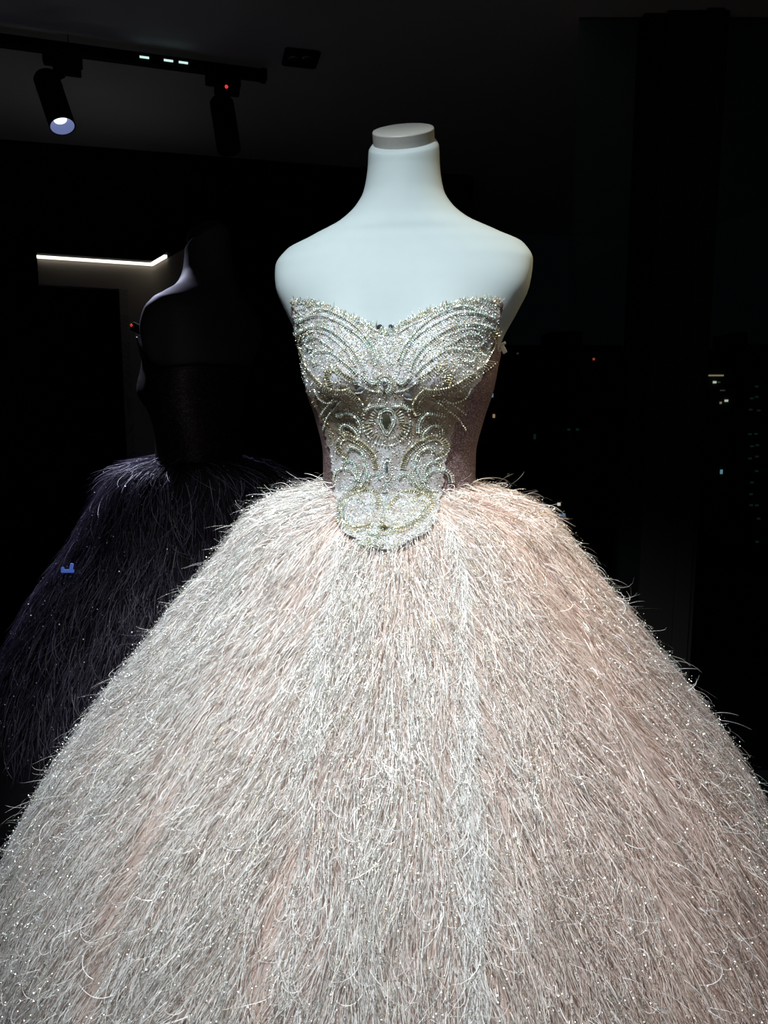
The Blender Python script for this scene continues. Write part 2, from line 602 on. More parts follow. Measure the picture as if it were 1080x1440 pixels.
def make_form(name, label, loc, yaw, sc, m_body, m_cap):
    t = thing(name, label, 'mannequin', loc, yaw)
    zz = np.concatenate([np.linspace(-0.30, 0.20, 46), np.linspace(0.205, 0.4155, 60)])
    th = np.linspace(0, 2 * np.pi, 112, endpoint=False)
    P = torso_pt(th[None, :], zz[:, None])
    v = P.reshape(-1, 3)
    f = grid_faces(len(zz), len(th))
    # close the top
    top = P[-1].mean(0)
    v = np.vstack([v, top])
    n0 = (len(zz) - 1) * len(th)
    tri = np.array([[n0 + j, n0 + (j + 1) % len(th), len(v) - 1, len(v) - 1] for j in range(len(th))])
    v = v * sc
    v[:, 2] += CAMZ
    me_f = [tuple(q) for q in f] + [tuple(q[:3]) for q in tri]
    me = bpy.data.meshes.new('torso')
    me.from_pydata(v.tolist(), [], me_f)
    me.polygons.foreach_set('use_smooth', [True] * len(me.polygons))
    me.materials.append(m_body)
    o = bpy.data.objects.new('torso', me)
    COL.objects.link(o)
    o.parent = t
    ax = Vector((0, -0.57, 1.0)).normalized()
    base = Vector(top) * sc + Vector((0, 0, CAMZ)) - ax * 0.002 * sc
    MB().lathe(base, ax, [(a * sc, r * sc) for a, r in ((0, 0.047), (0.0005, 0.0488), (0.019, 0.0488), (0.0205, 0.0478), (0.0208, 0.044))], 64).build('neck_cap', m_cap, t, smooth=False)
    hb = CAMZ - 0.30 * sc
    MB().lathe((0, 0, 0.02), (0, 0, 1), [(0, 0.018), (hb, 0.018)], 20).build('pole', M['steel'], t, smooth=True)
    MB().lathe((0, 0, 0), (0, 0, 1), [(0, 0.16), (0.015, 0.16), (0.022, 0.15), (0.024, 0.02)], 40).build('base_plate', M['steel'], t, smooth=True)
    return t


# skirt profile: height, radius
SKP = np.array([(-0.128, 0.112), (-0.138, 0.140), (-0.150, 0.180), (-0.165, 0.213), (-0.185, 0.238), (-0.22, 0.266), (-0.27, 0.308),
                (-0.33, 0.358), (-0.40, 0.414), (-0.48, 0.478), (-0.57, 0.540), (-0.70, 0.608), (-0.85, 0.655), (-1.05, 0.70), (-1.335, 0.74)])
_sl = np.concatenate([[0], np.cumsum(np.hypot(*np.diff(SKP, axis=0).T))])
SLEN = _sl[-1]


def skirt_prof(s):
    return pchip(_sl, SKP[:, 1], s), pchip(_sl, SKP[:, 0], s)


def skirt_scale_main(th):
    # fuller in front, flatter at the back
    b = np.clip(np.sin(th), 0, 1)
    return 1.0 - 0.26 * b ** 1.5


def skirt_pt(th, s, off=0.0, sh=skirt_scale_main, ell=1.0):
    r, z = skirt_prof(s)
    ramp = np.clip((s - 0.02) / 0.30, 0, 1)
    k_ = 1 + (sh(th) - 1) * ramp
    r = r * k_ + off
    # gentle fold ripple
    r = r * (1 + 0.010 * ramp * np.sin(th * 9 + 0.7) + 0.006 * ramp * np.sin(th * 17 + 2))
    sq = 0.74 + 0.26 * np.clip(s / 0.12, 0, 1)          # oval at the waist
    return np.stack([r * np.cos(th), r * np.sin(th) * sq, z + 0 * r], -1)


def skirt_frame(th, s, sh):
    e = 1e-3
    p = skirt_pt(th, s, 0, sh)
    T = skirt_pt(th, s + e, 0, sh) - p
    B = skirt_pt(th + e, s, 0, sh) - p
    T /= np.linalg.norm(T, axis=-1, keepdims=True)
    B /= np.linalg.norm(B, axis=-1, keepdims=True)
    N = np.cross(T, B)
    N /= np.linalg.norm(N, axis=-1, keepdims=True)
    out = np.stack([np.cos(th), np.sin(th), 0.2 + 0 * th], -1)
    N *= np.sign((N * out).sum(-1, keepdims=True))
    return p, T, B, N


def ribbons(name, roots, T, B, N, L, W, lift, droop, sway, curl, roll, tint, mat, parent, sc=1.0, npt=7, wave=None, tintend=None):
    """one thin curved blade per root; every array has one row per strand"""
    n = len(roots)
    ang = sway.copy()
    elev = lift.copy()
    P = [roots]
    D = []
    st = L / (npt - 1)
    for i in range(npt - 1):
        t = i / (npt - 2)
        a_ = ang if wave is None else ang + wave * np.sin(t * 5.0 + roll * 7)
        d = (T * np.cos(a_)[:, None] + B * np.sin(a_)[:, None]) * np.cos(elev)[:, None] + N * np.sin(elev)[:, None]
        D.append(d)
        P.append(P[-1] + d * st[:, None])
        ang = ang + curl / (npt - 1)
        elev = elev - droop / (npt - 1)
    D.append(D[-1])
    P = np.stack(P, 1)
    D = np.stack(D, 1)
    side = np.cross(D, N[:, None, :])
    side /= np.linalg.norm(side, axis=-1, keepdims=True) + 1e-9
    up = np.cross(side, D)
    sd = side * np.cos(roll)[:, None, None] + up * np.sin(roll)[:, None, None]
    tt = np.linspace(0, 1, npt)
    wv = W[:, None] * (1 - 0.75 * tt[None, :] ** 2.2) * 0.5
    A = P + sd * wv[..., None]
    C = P - sd * wv[..., None]
    V = np.stack([A, C], 2).reshape(-1, 3) * sc
    V[:, 2] += CAMZ
    base = (np.arange(n) * npt * 2)[:, None]
    i = np.arange(npt - 1)[None, :] * 2
    q = base + i
    Fc = np.stack([q, q + 1, q + 3, q + 2], -1).reshape(-1, 4)
    if tintend is None:
        c = np.repeat(tint, npt * 2, axis=0)
    else:
        c = tint[:, None, :] * (1 - tt[None, :, None]) + tintend[:, None, :] * tt[None, :, None]
        c = np.repeat(c[:, :, None, :], 2, axis=2).reshape(-1, 3)
    o = mesh_np(name, V, Fc, mat, parent, smooth=True, tint=c, kind='stuff')
    return o, P


OCT_V = np.array([(1, 0, 0), (-1, 0, 0), (0, 1, 0), (0, -1, 0), (0, 0, 1), (0, 0, -1)], float)
OCT_F = np.array([(0, 2, 4), (2, 1, 4), (1, 3, 4), (3, 0, 4), (2, 0, 5), (1, 2, 5), (3, 1, 5), (0, 3, 5)])
# cut bead: two rings of six and two poles, 24 facets
_r = [(math.cos(a), math.sin(a)) for a in np.arange(6) * math.pi / 3]
BEAD_V = np.array([(0, 0, 1)] + [(0.85 * x, 0.85 * y, 0.5) for x, y in _r] + [(0.85 * x, 0.85 * y, -0.5) for x, y in _r] + [(0, 0, -1)], float)
BEAD_F = [(0, 1 + i, 1 + (i + 1) % 6) for i in range(6)]
for i_ in range(6):
    j_ = (i_ + 1) % 6
    BEAD_F += [(1 + i_, 7 + i_, 7 + j_), (1 + i_, 7 + j_, 1 + j_), (13, 7 + j_, 7 + i_)]
BEAD_F = np.array(BEAD_F)


def rand_rot(n):
    q = RNG.normal(size=(n, 4))
    q /= np.linalg.norm(q, axis=1, keepdims=True)
    w, x, y, z = q.T
    return np.stack([np.stack([1 - 2 * (y * y + z * z), 2 * (x * y - z * w), 2 * (x * z + y * w)], -1),
                     np.stack([2 * (x * y + z * w), 1 - 2 * (x * x + z * z), 2 * (y * z - x * w)], -1),
                     np.stack([2 * (x * z - y * w), 2 * (y * z + x * w), 1 - 2 * (x * x + y * y)], -1)], -2)


def beads(name, pts, rad, tint, mat, parent, shape='oct', stretch=None, smooth=False):
    BV, BF = (OCT_V, OCT_F) if shape == 'oct' else (BEAD_V, BEAD_F)
    n = len(pts)
    R = rand_rot(n)
    if stretch is not None:          # (axis, factor): long bugle beads lying along an axis
        ax, fac = stretch
        a = ax / (np.linalg.norm(ax, axis=1, keepdims=True) + 1e-9)
        h = np.cross(a, np.array([0.3, 0.5, 0.8]))
        h /= np.linalg.norm(h, axis=1, keepdims=True) + 1e-9
        g = np.cross(a, h)
        R = np.stack([h, g, a * fac[:, None]], -1)
    V = np.einsum('nij,kj->nki', R, BV) * rad[:, None, None] + pts[:, None, :]
    Fc = BF[None] + (np.arange(n) * len(BV))[:, None, None]
    return mesh_np(name, V.reshape(-1, 3), Fc.reshape(-1, 3), mat, parent, smooth=smooth, tint=np.repeat(tint, len(BV), 0), kind='stuff')


def pick(n, cols, p):
    c = np.array(cols)[RNG.choice(len(cols), n, p=p)]
    return np.clip(c * RNG.uniform(0.85, 1.1, (n, 1)), 0, 1)


# ------------------------------------------------------------------ the lit dress form
GX, GY = 0.024, 1.2
YAW = math.radians(-9.5)
form = make_form('dress_form', 'white headless dress form with grey neck cap wearing the lit blush gown', (GX, GY, 0), YAW, 1.0, M['form'], M['cap'])

# ------------------------------------------------------------------ the blush feather gown
gown = thing('feather_gown', 'blush and silver ball gown with beaded bodice and sparkling feather skirt', 'gown', (GX, GY, 0), YAW)
GM = Matrix.Translation((GX, GY, 0)) @ Matrix.Rotation(YAW, 4, 'Z')
GMI = GM.inverted()
CAM_L = GMI @ Vector((0, 0, CAMZ))
RI = np.array(Matrix.Rotation(-YAW, 3, 'Z'))


def z_top(x, th):
    """upper edge of the bodice: sweetheart in front, straight behind"""
    u = np.abs(x) / 0.158
    zf = np.interp(u, [0, 0.06, 0.18, 0.33, 0.5, 0.62, 0.75, 0.88, 1.0], [0.110, 0.114, 0.123, 0.136, 0.149, 0.157, 0.163, 0.166, 0.162])
    s_ = np.sin(th)
    zs_ = np.interp(s_, [-0.62, -0.50, -0.30, 0.0, 0.4, 1.0], [0.160, 0.128, 0.098, 0.090, 0.095, 0.100])
    return np.where(s_ < -0.62, zf, np.minimum(zf, zs_))


def bodice_grid(off, nz=70, nth=160, zb=-0.150, dz=0.0):
    th = np.linspace(0, 2 * np.pi, nth, endpoint=False)
    x0 = torso_pt(th, np.full(nth, 0.14), off)[:, 0]
    zt = z_top(x0, th) + dz
    t = np.linspace(0, 1, nz)
    z = zb + (zt[None, :] - zb) * t[:, None]
    return torso_pt(np.broadcast_to(th, z.shape), z, off)


M['bodice'] = glitter('mauve_glitter_tulle', (0.075, 0.048, 0.053), (0.17, 0.11, 0.115), (0.55, 0.42, 0.40), 900)
Pb = bodice_grid(0.005, dz=-0.010)
vb = Pb.reshape(-1, 3).copy()
vb[:, 2] += CAMZ
bod = mesh_np('bodice', vb, grid_faces(Pb.shape[0], Pb.shape[1]), M['bodice'], gown, smooth=True, label='mauve glitter side panels of the bodice')
sm = bod.modifiers.new('thickness', 'SOLIDIFY')
sm.thickness = 0.003
sm.offset = -1

# skirt ground
M['tulle'] = plain('blush_tulle', (0.55, 0.43, 0.39), 0.9, spec=0.1, noise=0.2, nscale=12)
ns, nth = 90, 220
ths = np.linspace(0, 2 * np.pi, nth, endpoint=False)
ss = np.linspace(0, SLEN, ns) ** 1.0
Pk = skirt_pt(ths[None, :], ss[:, None])
vk = Pk.reshape(-1, 3).copy()
vk[:, 2] += CAMZ
skirt = mesh_np('skirt', vk, grid_faces(ns, nth), M['tulle'], gown, smooth=True, label='blush tulle skirt under the feathers')

# one surface for laying the embroidery on
Pc = bodice_grid(0.0065, dz=0.006)
vc = Pc.reshape(-1, 3).copy()
vc[:, 2] += CAMZ
Pk2 = skirt_pt(ths[None, :], np.linspace(0, 0.45, 60)[:, None], 0.012)
vk2 = Pk2.reshape(-1, 3).copy()
vk2[:, 2] += CAMZ
f1 = grid_faces(Pc.shape[0], Pc.shape[1])
f2 = grid_faces(60, nth) + len(vc)
BVH = BVHTree.FromPolygons(np.vstack([vc, vk2]).tolist(), np.vstack([f1, f2]).tolist())


def lay(px, py):
    """points of the bodice surface (gown-local) and normals under the given photo points"""
    d = rays(px, py) @ RI.T
    P, N = [], []
    for q in d.reshape(-1, 3):
        h = BVH.ray_cast(CAM_L, Vector(q))
        if h[0] is None:
            P.append((np.nan,) * 3)
            N.append((0, -1, 0))
        else:
            P.append(tuple(h[0]))
            n = h[1]
            N.append(tuple(n if n.dot(Vector(q)) < 0 else -n))
    return np.array(P), np.array(N)


# outline of the embroidered front: left and right edge for each photo row
ROW_Y = [417, 430, 450, 480, 505, 530, 560, 585, 605, 640, 685, 705, 728, 745, 757, 768, 773]
ROW_L = [409, 412, 414, 416, 419, 425, 436, 450, 455, 466, 470, 471, 472, 478, 498, 519, 532]
ROW_R = [704, 704, 702, 694, 686, 677, 658, 645, 637, 628, 622, 618, 615, 607, 585, 562, 549]
EDGE_X = [405, 428, 446, 462, 480, 500, 520, 535, 543, 553, 575, 600, 625, 650, 680, 710]
EDGE_Y = [419, 420, 422, 428, 436, 447, 455, 461, 464, 459, 447, 436, 427, 421, 418, 418]


def in_panel(px, py, m=0.0):
    l = np.interp(py, ROW_Y, ROW_L) + m
    r = np.interp(py, ROW_Y, ROW_R) - m
    return (px > l) & (px < r) & (py > np.interp(px, EDGE_X, EDGE_Y) + m) & (py < 773 - m)


# the pale mesh panel that carries the beading
rows = np.concatenate([np.linspace(419, 560, 60), np.linspace(562, 773, 80)])
nc = 70
gx, gy = [], []
for r_ in rows:
    l, r = np.interp(r_, ROW_Y, ROW_L) , np.interp(r_, ROW_Y, ROW_R)
    t = np.linspace(0, 1, nc)
    wob = 1.5 * math.sin(r_ * 0.35) + 1.0 * math.sin(r_ * 0.9)
    x = (l + wob) + (r - l - 2 * wob) * t
    y = np.maximum(r_, np.interp(x, EDGE_X, EDGE_Y) + 1.0)
    gx.append(x)
    gy.append(y)
gx, gy = np.array(gx), np.array(gy)
Pp, Np = lay(gx.ravel(), gy.ravel())
ok = ~np.isnan(Pp[:, 0])
Pp = Pp + Np * 0.0012
fp = grid_faces(len(rows), nc, False)
fp = fp[ok[fp].all(1)]
# drop faces that fold away
ar = np.linalg.norm(Pp[fp[:, 0]] - Pp[fp[:, 2]], axis=1)
fp = fp[ar < 0.03]
Pp[~ok] = 0
used = np.unique(fp)
remap = np.full(len(Pp), -1)
remap[used] = np.arange(len(used))
m_, nt_, b_ = new_mat('pale_net_panel')
tc0 = nt_.nodes.new('ShaderNodeTexCoord')
n0_ = nt_.nodes.new('ShaderNodeTexNoise')
n0_.inputs['Scale'].default_value = 60
n0_.inputs['Detail'].default_value = 4
at_ = nt_.nodes.new('ShaderNodeAttribute')
at_.attribute_name = 'tint'
rp = nt_.nodes.new('ShaderNodeValToRGB')
rp.color_ramp.elements[0].position = 0.30
rp.color_ramp.elements[0].color = (0.62, 0.52, 0.46, 1)
rp.color_ramp.elements[1].position = 0.60
rp.color_ramp.elements[1].color = (1, 1, 1, 1)
mu_ = nt_.nodes.new('ShaderNodeMix')
mu_.data_type = 'RGBA'
mu_.blend_type = 'MULTIPLY'
mu_.inputs[0].default_value = 1.0
nt_.links.new(tc0.outputs['Object'], n0_.inputs['Vector'])
nt_.links.new(n0_.outputs['Fac'], rp.inputs[0])
nt_.links.new(at_.outputs['Color'], mu_.inputs[6])
nt_.links.new(rp.outputs[0], mu_.inputs[7])
nt_.links.new(mu_.outputs[2], b_.inputs['Base Color'])
b_.inputs['Roughness'].default_value = 0.6


def nude_shade(px, py):
    """share of the nude tint, brown net with painted bust shade: a band under the cups, fuller at its sides"""
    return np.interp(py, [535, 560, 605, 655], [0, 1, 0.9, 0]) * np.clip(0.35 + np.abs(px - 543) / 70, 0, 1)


w_n = nude_shade(gx.ravel(), gy.ravel())[:, None]
ptint = np.array([0.47, 0.48, 0.52]) * (1 - w_n) + np.array([0.19, 0.155, 0.11]) * w_n  # the band's brown also holds the shade below the bust
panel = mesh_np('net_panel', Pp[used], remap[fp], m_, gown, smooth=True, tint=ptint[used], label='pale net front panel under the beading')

M['bead'] = attr_mat('cut_bead', 0.32, 0.7, 0.9)
M['seed'] = attr_mat('seed_bead', 0.38, 0.8, 0.9)
SILV = [(0.84, 0.88, 0.80), (0.78, 0.72, 0.52), (0.70, 0.90, 0.88), (0.95, 0.96, 0.95), (0.90, 0.74, 0.62), (0.62, 0.74, 0.90)]
SP_ = [0.34, 0.2, 0.16, 0.16, 0.08, 0.06]


def smooth_curve(pts, step):
    """resample a Catmull-Rom curve through photo points at even spacing"""
    p = np.array(pts, float)
    e = np.vstack([2 * p[0] - p[1], p, 2 * p[-1] - p[-2]])
    out = []
    for i in range(1, len(e) - 2):
        t = np.linspace(0, 1, 24, endpoint=False)[:, None]
        a, b, c, d = e[i - 1], e[i], e[i + 1], e[i + 2]
        out.append(0.5 * (2 * b + (c - a) * t + (2 * a - 5 * b + 4 * c - d) * t ** 2 + (3 * b - a - 3 * c + d) * t ** 3))
    out = np.vstack(out + [p[-1:]])
    s = np.concatenate([[0], np.cumsum(np.hypot(*np.diff(out, axis=0).T))])
    q = np.arange(0, s[-1], step)
    return np.stack([np.interp(q, s, out[:, 0]), np.interp(q, s, out[:, 1])], -1)


def offset_curve(c, d):
    t = np.gradient(c, axis=0)
    t /= np.linalg.norm(t, axis=1, keepdims=True) + 1e-9
    return c + np.stack([-t[:, 1], t[:, 0]], -1) * d


# photo curves of the wearer's right half (photo left); mirrored onto the other half in the gown's own space
CURVES = [
    # (points, kind) kinds: row = single row, cord = three rows, ladder = rungs between two rows
    ([(434, 444), (449, 436), (464, 438), (480, 446), (495, 456), (510, 471), (523, 489), (531, 508)], 'cord'),
    ([(419, 452), (433, 446), (449, 444), (462, 447), (477, 455), (492, 465), (504, 474), (516, 489), (527, 513)], 'cord'),
    ([(416, 470), (427, 463), (441, 459), (456, 461), (468, 467), (480, 477), (492, 489), (504, 507), (510, 523)], 'cord'),
    ([(430, 470), (441, 466), (453, 468), (466, 475), (478, 486), (490, 500), (500, 516)], 'row'),
    ([(417, 436), (432, 432), (447, 428), (462, 432), (480, 441), (500, 452), (520, 461), (536, 470)], 'row'),
    ([(422, 471), (419, 483), (424, 501), (430, 517), (440, 530), (452, 542), (465, 549), (481, 551), (492, 548)], 'ladder'),
    ([(450, 510), (443, 511), (440, 504), (444, 496), (455, 494), (467, 496), (480, 507), (492, 517), (501, 527)], 'cord'),
    ([(465, 541), (462, 530), (464, 523), (471, 518.5), (480, 526), (489, 532), (497, 536)], 'ladder'),
    ([(443, 490), (435.5, 489), (432.6, 481), (438, 474), (449, 475.5), (459, 483), (470, 492)], 'cord'),
    ([(508, 528), (516, 536), (524, 540), (531, 536)], 'cord'),
    ([(497, 536), (510, 544), (522, 549), (533, 551)], 'row'),
    ([(479, 563), (469, 576), (461, 587), (456, 603)], 'row'),
    ([(470, 560), (460, 572), (452, 584)], 'row'),
    ([(444, 548), (450, 560), (462, 566), (476, 562)], 'row'),
    ([(488, 549), (500, 559), (508, 571), (506, 584)], 'ladder'),
    ([(480.5, 609), (480.5, 600), (487, 596), (496, 601), (503, 610), (503, 620)], 'cord'),
    ([(475, 584), (491, 579), (500, 585), (506.5, 596), (508, 609)], 'cord'),
    ([(490, 642), (482, 637), (477, 628), (480.5, 618), (488, 614), (497, 616.5), (508, 623), (515.5, 629.5), (524.6, 640), (528.5, 650), (530, 660)], 'ladder'),
    ([(491, 633), (495, 628), (504, 631), (512, 641), (514, 653), (510, 664), (505, 677)], 'cord'),
    ([(482, 659), (486, 650), (493.5, 647.6), (500, 654), (502.6, 664), (500, 677)], 'cord'),
    ([(515, 575), (524, 571), (534, 570), (543, 571)], 'cord'),
    ([(514, 682.6), (499, 692), (484.5, 701), (477, 714), (476, 729), (482.6, 740), (497.4, 746.5), (514, 744.6), (526, 739)], 'ladder'),
    ([(514, 653), (517, 664), (514, 676), (506, 688)], 'cord'),
    ([(514, 712), (505, 705), (492, 705), (483.5, 716), (483, 729), (491, 738)], 'cord'),
    ([(505, 697.4), (514, 691), (525, 692), (532.6, 703), (530, 718)], 'ladder'),
    ([(471.5, 675), (474, 664), (482.6, 658.5), (495.6, 662), (503, 675), (497.4, 686), (484.5, 688)], 'cord'),
    ([(519.6, 677), (521.5, 668), (531, 666), (536, 675)], 'cord'),
    ([(516, 755), (521.5, 765), (532, 769), (543, 765)], 'cord'),
    ([(524, 740), (520, 748), (526, 754), (534, 752)], 'cord'),
]
big_p, big_r, big_c = [], [], []
GOLD = False
bug_p, bug_r, bug_a, bug_f = [], [], [], []
prot = []


def put(P, N, rad, h=1.0):
    g = ~np.isnan(P[:, 0])
    P, N = P[g], N[g]
    r = rad * RNG.uniform(0.8, 1.2, len(P))
    Q = P + N * (0.0012 + r * h)[:, None]
    for sgn in (1, -1):
        S = Q.copy()
        S[:, 0] *= sgn
        big_p.append(S)
        big_r.append(r)
        big_c.append(np.full(len(r), GOLD))


MM = 0.00112          # metres per photo pixel on the bodice
for pts, kind in CURVES:
    GOLD = kind == 'ladder'
    c = smooth_curve(pts, 2.75)
    if kind == 'row':
        put(*lay(c[:, 0], c[:, 1]), 0.0014)
    elif kind == 'cord':
        put(*lay(c[:, 0], c[:, 1]), 0.0017, 1.3)
        for d_ in (-2.6, 2.6):
            o_ = offset_curve(c, d_)
            put(*lay(o_[:, 0], o_[:, 1]), 0.0011, 0.9)
    else:
        for d_, rr in ((-3.2, 0.0017), (3.2, 0.0012)):
            o_ = offset_curve(c, d_)
            put(*lay(o_[:, 0], o_[:, 1]), rr)
        c2 = smooth_curve(pts, 3.0)
        a_, b2 = offset_curve(c2, -3.2), offset_curve(c2, 3.2)
        PA, NA = lay(a_[:, 0], a_[:, 1])
        PB, NB = lay(b2[:, 0], b2[:, 1])
        g = ~(np.isnan(PA[:, 0]) | np.isnan(PB[:, 0]))
        for sgn in (1, -1):
            mid = ((PA + PB) / 2 + NA * 0.0025)[g]
            ax = (PB - PA)[g]
            mid = mid * [sgn, 1, 1]
            ax = ax * [sgn, 1, 1]
            bug_p.append(mid)
            bug_a.append(ax)
            bug_r.append(np.full(len(mid), 0.0009))
            bug_f.append(np.linalg.norm(ax, axis=1) / 2 / 0.0009)


def put_c(px, py, rad, h=1.0):
    """centre-line motifs: not mirrored"""
    P, N = lay(np.asarray(px, float), np.asarray(py, float))
    g = ~np.isnan(P[:, 0])
    P, N = P[g], N[g]
    r = rad * RNG.uniform(0.8, 1.2, len(P))
    big_p.append(P + N * (0.0012 + r * h)[:, None])
    big_r.append(r)
    big_c.append(np.full(len(r), GOLD))


def spoke(cx_, cy_, r0, r1, a0, a1, n, rad=0.0009):
    a = np.radians(np.linspace(a0, a1, n))
    PA, NA = lay(cx_ + r0 * np.cos(a), cy_ + r0 * np.sin(a))
    PB, NB = lay(cx_ + r1 * np.cos(a), cy_ + r1 * np.sin(a))
    g = ~(np.isnan(PA[:, 0]) | np.isnan(PB[:, 0]))
    ax = (PB - PA)[g]
    bug_p.append(((PA + PB) / 2 + NA * 0.0026)[g])
    bug_a.append(ax)
    bug_r.append(np.full(g.sum(), rad))
    bug_f.append(np.linalg.norm(ax, axis=1) / 2 / rad)


GOLD = False
# medallion between the cups
for rr, n in ((7, 16), (10.5, 24)):
    a = np.linspace(0, 2 * np.pi, n, endpoint=False)
    put_c(541 + rr * np.cos(a), 541 + rr * np.sin(a) * 1.1, 0.0013)
spoke(541, 541, 11, 17, 0, 350, 34)
# drop below it with its fan
drop = [(534, 578), (532.4, 592), (537.6, 603.5), (544, 612.6), (550.6, 604), (556, 592), (554, 578), (543.5, 574), (534, 578)]
for d_ in (0, -3.0):
    c = offset_curve(smooth_curve(drop, 2.3), d_)
    put_c(c[:, 0], c[:, 1], 0.0012)
spoke(544, 592, 23, 32, 5, 175, 19, 0.0013)
spoke(544, 592, 17, 26, -45, 5, 6, 0.0013)
spoke(544, 592, 17, 26, 175, 225, 6, 0.0013)
a = np.radians(np.linspace(-40, 220, 34))
put_c(544 + 33 * np.cos(a), 592 + 33 * np.sin(a) * 1.05, 0.0016)
# marquise
a = np.linspace(0, 2 * np.pi, 28, endpoint=False)
for kx, ky in ((7.5, 17), (4.5, 12)):
    put_c(544.7 + kx * np.cos(a), 660 + ky * np.sin(a), 0.0011)
# stem and lower drop halo
for dx in (-4, 0, 4):
    yy = np.arange(680, 732, 2.6)
    put_c(542.5 + dx + 1.5 * np.sin(yy * 0.3), yy, 0.0014)
a = np.linspace(0, 2 * np.pi, 22, endpoint=False)
put_c(540.5 + 9 * np.cos(a), 744 + 11 * np.sin(a), 0.0013)
put_c(540.5 + 13 * np.cos(a), 744 + 15 * np.sin(a), 0.0012)

bp_, br_ = np.vstack(big_p), np.concatenate(big_r)
bc_ = np.concatenate(big_c)
col_ = np.where(bc_[:, None], pick(len(bp_), [(0.70, 0.66, 0.47), (0.80, 0.80, 0.68), (0.55, 0.50, 0.34)], [0.45, 0.35, 0.2]),
                pick(len(bp_), [(0.80, 0.86, 0.78), (0.94, 0.96, 0.94), (0.72, 0.92, 0.88), (0.80, 0.74, 0.55)], [0.42, 0.25, 0.2, 0.13]))
beads('bead_rows', bp_, br_, col_, M['bead'], panel, 'bead')
gp_ = np.vstack(bug_p)
beads('bugle_beads', gp_, np.concatenate(bug_r), pick(len(gp_), [(0.62, 0.58, 0.42), (0.72, 0.74, 0.66), (0.45, 0.42, 0.32)], [0.4, 0.4, 0.2]), M['bead'], panel, 'bead',
      stretch=(np.vstack(bug_a), np.concatenate(bug_f)))

# loose seed beads and sequins filling the embroidery, denser over the cups and the point
n = 110000
sx = RNG.uniform(405, 710, n)
sy = RNG.uniform(414, 776, n)
dens = np.where(sy < 500, 0.9, np.interp(sy, [500, 545, 690, 705], [0.8, 0.20, 0.20, 0.60]))
dens = dens * (0.72 + 0.40 * np.clip(waves(sx * 0.05, sy * 0.05, 3), -1, 1))
g = in_panel(sx, sy, 1.0) & (RNG.random(n) < dens)
w_s = nude_shade(sx[g], sy[g])
P, N = lay(sx[g], sy[g])
gg = ~np.isnan(P[:, 0])
P, N, w_s = P[gg], N[gg], w_s[gg]
from mathutils.kdtree import KDTree
kd = KDTree(len(bp_))
for i_, q_ in enumerate(bp_):
    kd.insert(q_, i_)
kd.balance()
gg = np.array([kd.find(q_)[2] > 0.0031 for q_ in P])      # keep the corded lines clear
P, N, w_s = P[gg], N[gg], w_s[gg]
r = RNG.uniform(0.0005, 0.0011, len(P))
scol = np.where((RNG.random(len(P)) < w_s)[:, None], pick(len(P), [(0.52, 0.45, 0.28), (0.62, 0.56, 0.40), (0.45, 0.30, 0.16)], [0.45, 0.35, 0.2]), pick(len(P), SILV, SP_))  # olive-gold seeds in the band, bust shade partly in their colour
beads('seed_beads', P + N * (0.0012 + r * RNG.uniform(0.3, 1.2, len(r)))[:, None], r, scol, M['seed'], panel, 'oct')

# little beaded spikes along the upper edge
ex = np.repeat(np.linspace(411, 704, 300), 2) + RNG.uniform(-1, 1, 600)
ey = np.interp(ex, EDGE_X, EDGE_Y)
n = len(ex)
ey = ey + RNG.uniform(0, 7, len(ey))
P, N = lay(ex, ey + 3)
P2, N2 = lay(ex, ey + 8)
g = ~(np.isnan(P[:, 0]) | np.isnan(P2[:, 0]))
up = (P - P2)[g]
up /= np.linalg.norm(up, axis=1, keepdims=True)
N_ = N[g]
lat = np.cross(up, N_)
n = g.sum()
ax = up * RNG.uniform(0.5, 1.0, (n, 1)) + lat * RNG.normal(0, 0.5, (n, 1)) + N_ * RNG.uniform(0.1, 0.7, (n, 1))
ax /= np.linalg.norm(ax, axis=1, keepdims=True)
ln = RNG.uniform(0.002, 0.0065, n) * RNG.uniform(0.6, 1.1, n)
beads('edge_spikes', P[g] + ax * (ln * 0.7)[:, None] + N_ * 0.002, np.full(n, 0.0007), pick(n, SILV, SP_), M['bead'], panel, 'bead', stretch=(ax, ln / 0.0007))
# beads standing proud on the photo-left side edge
# crystals
M['crystal'] = plain('clear_crystal', (0.72, 0.76, 0.80), 0.06, 0.9)
M['dark_crystal'] = plain('navy_crystal', (0.06, 0.08, 0.14), 0.05, 0.6)
M['olive_crystal'] = plain('smoky_crystal', (0.26, 0.26, 0.19), 0.06, 0.85)


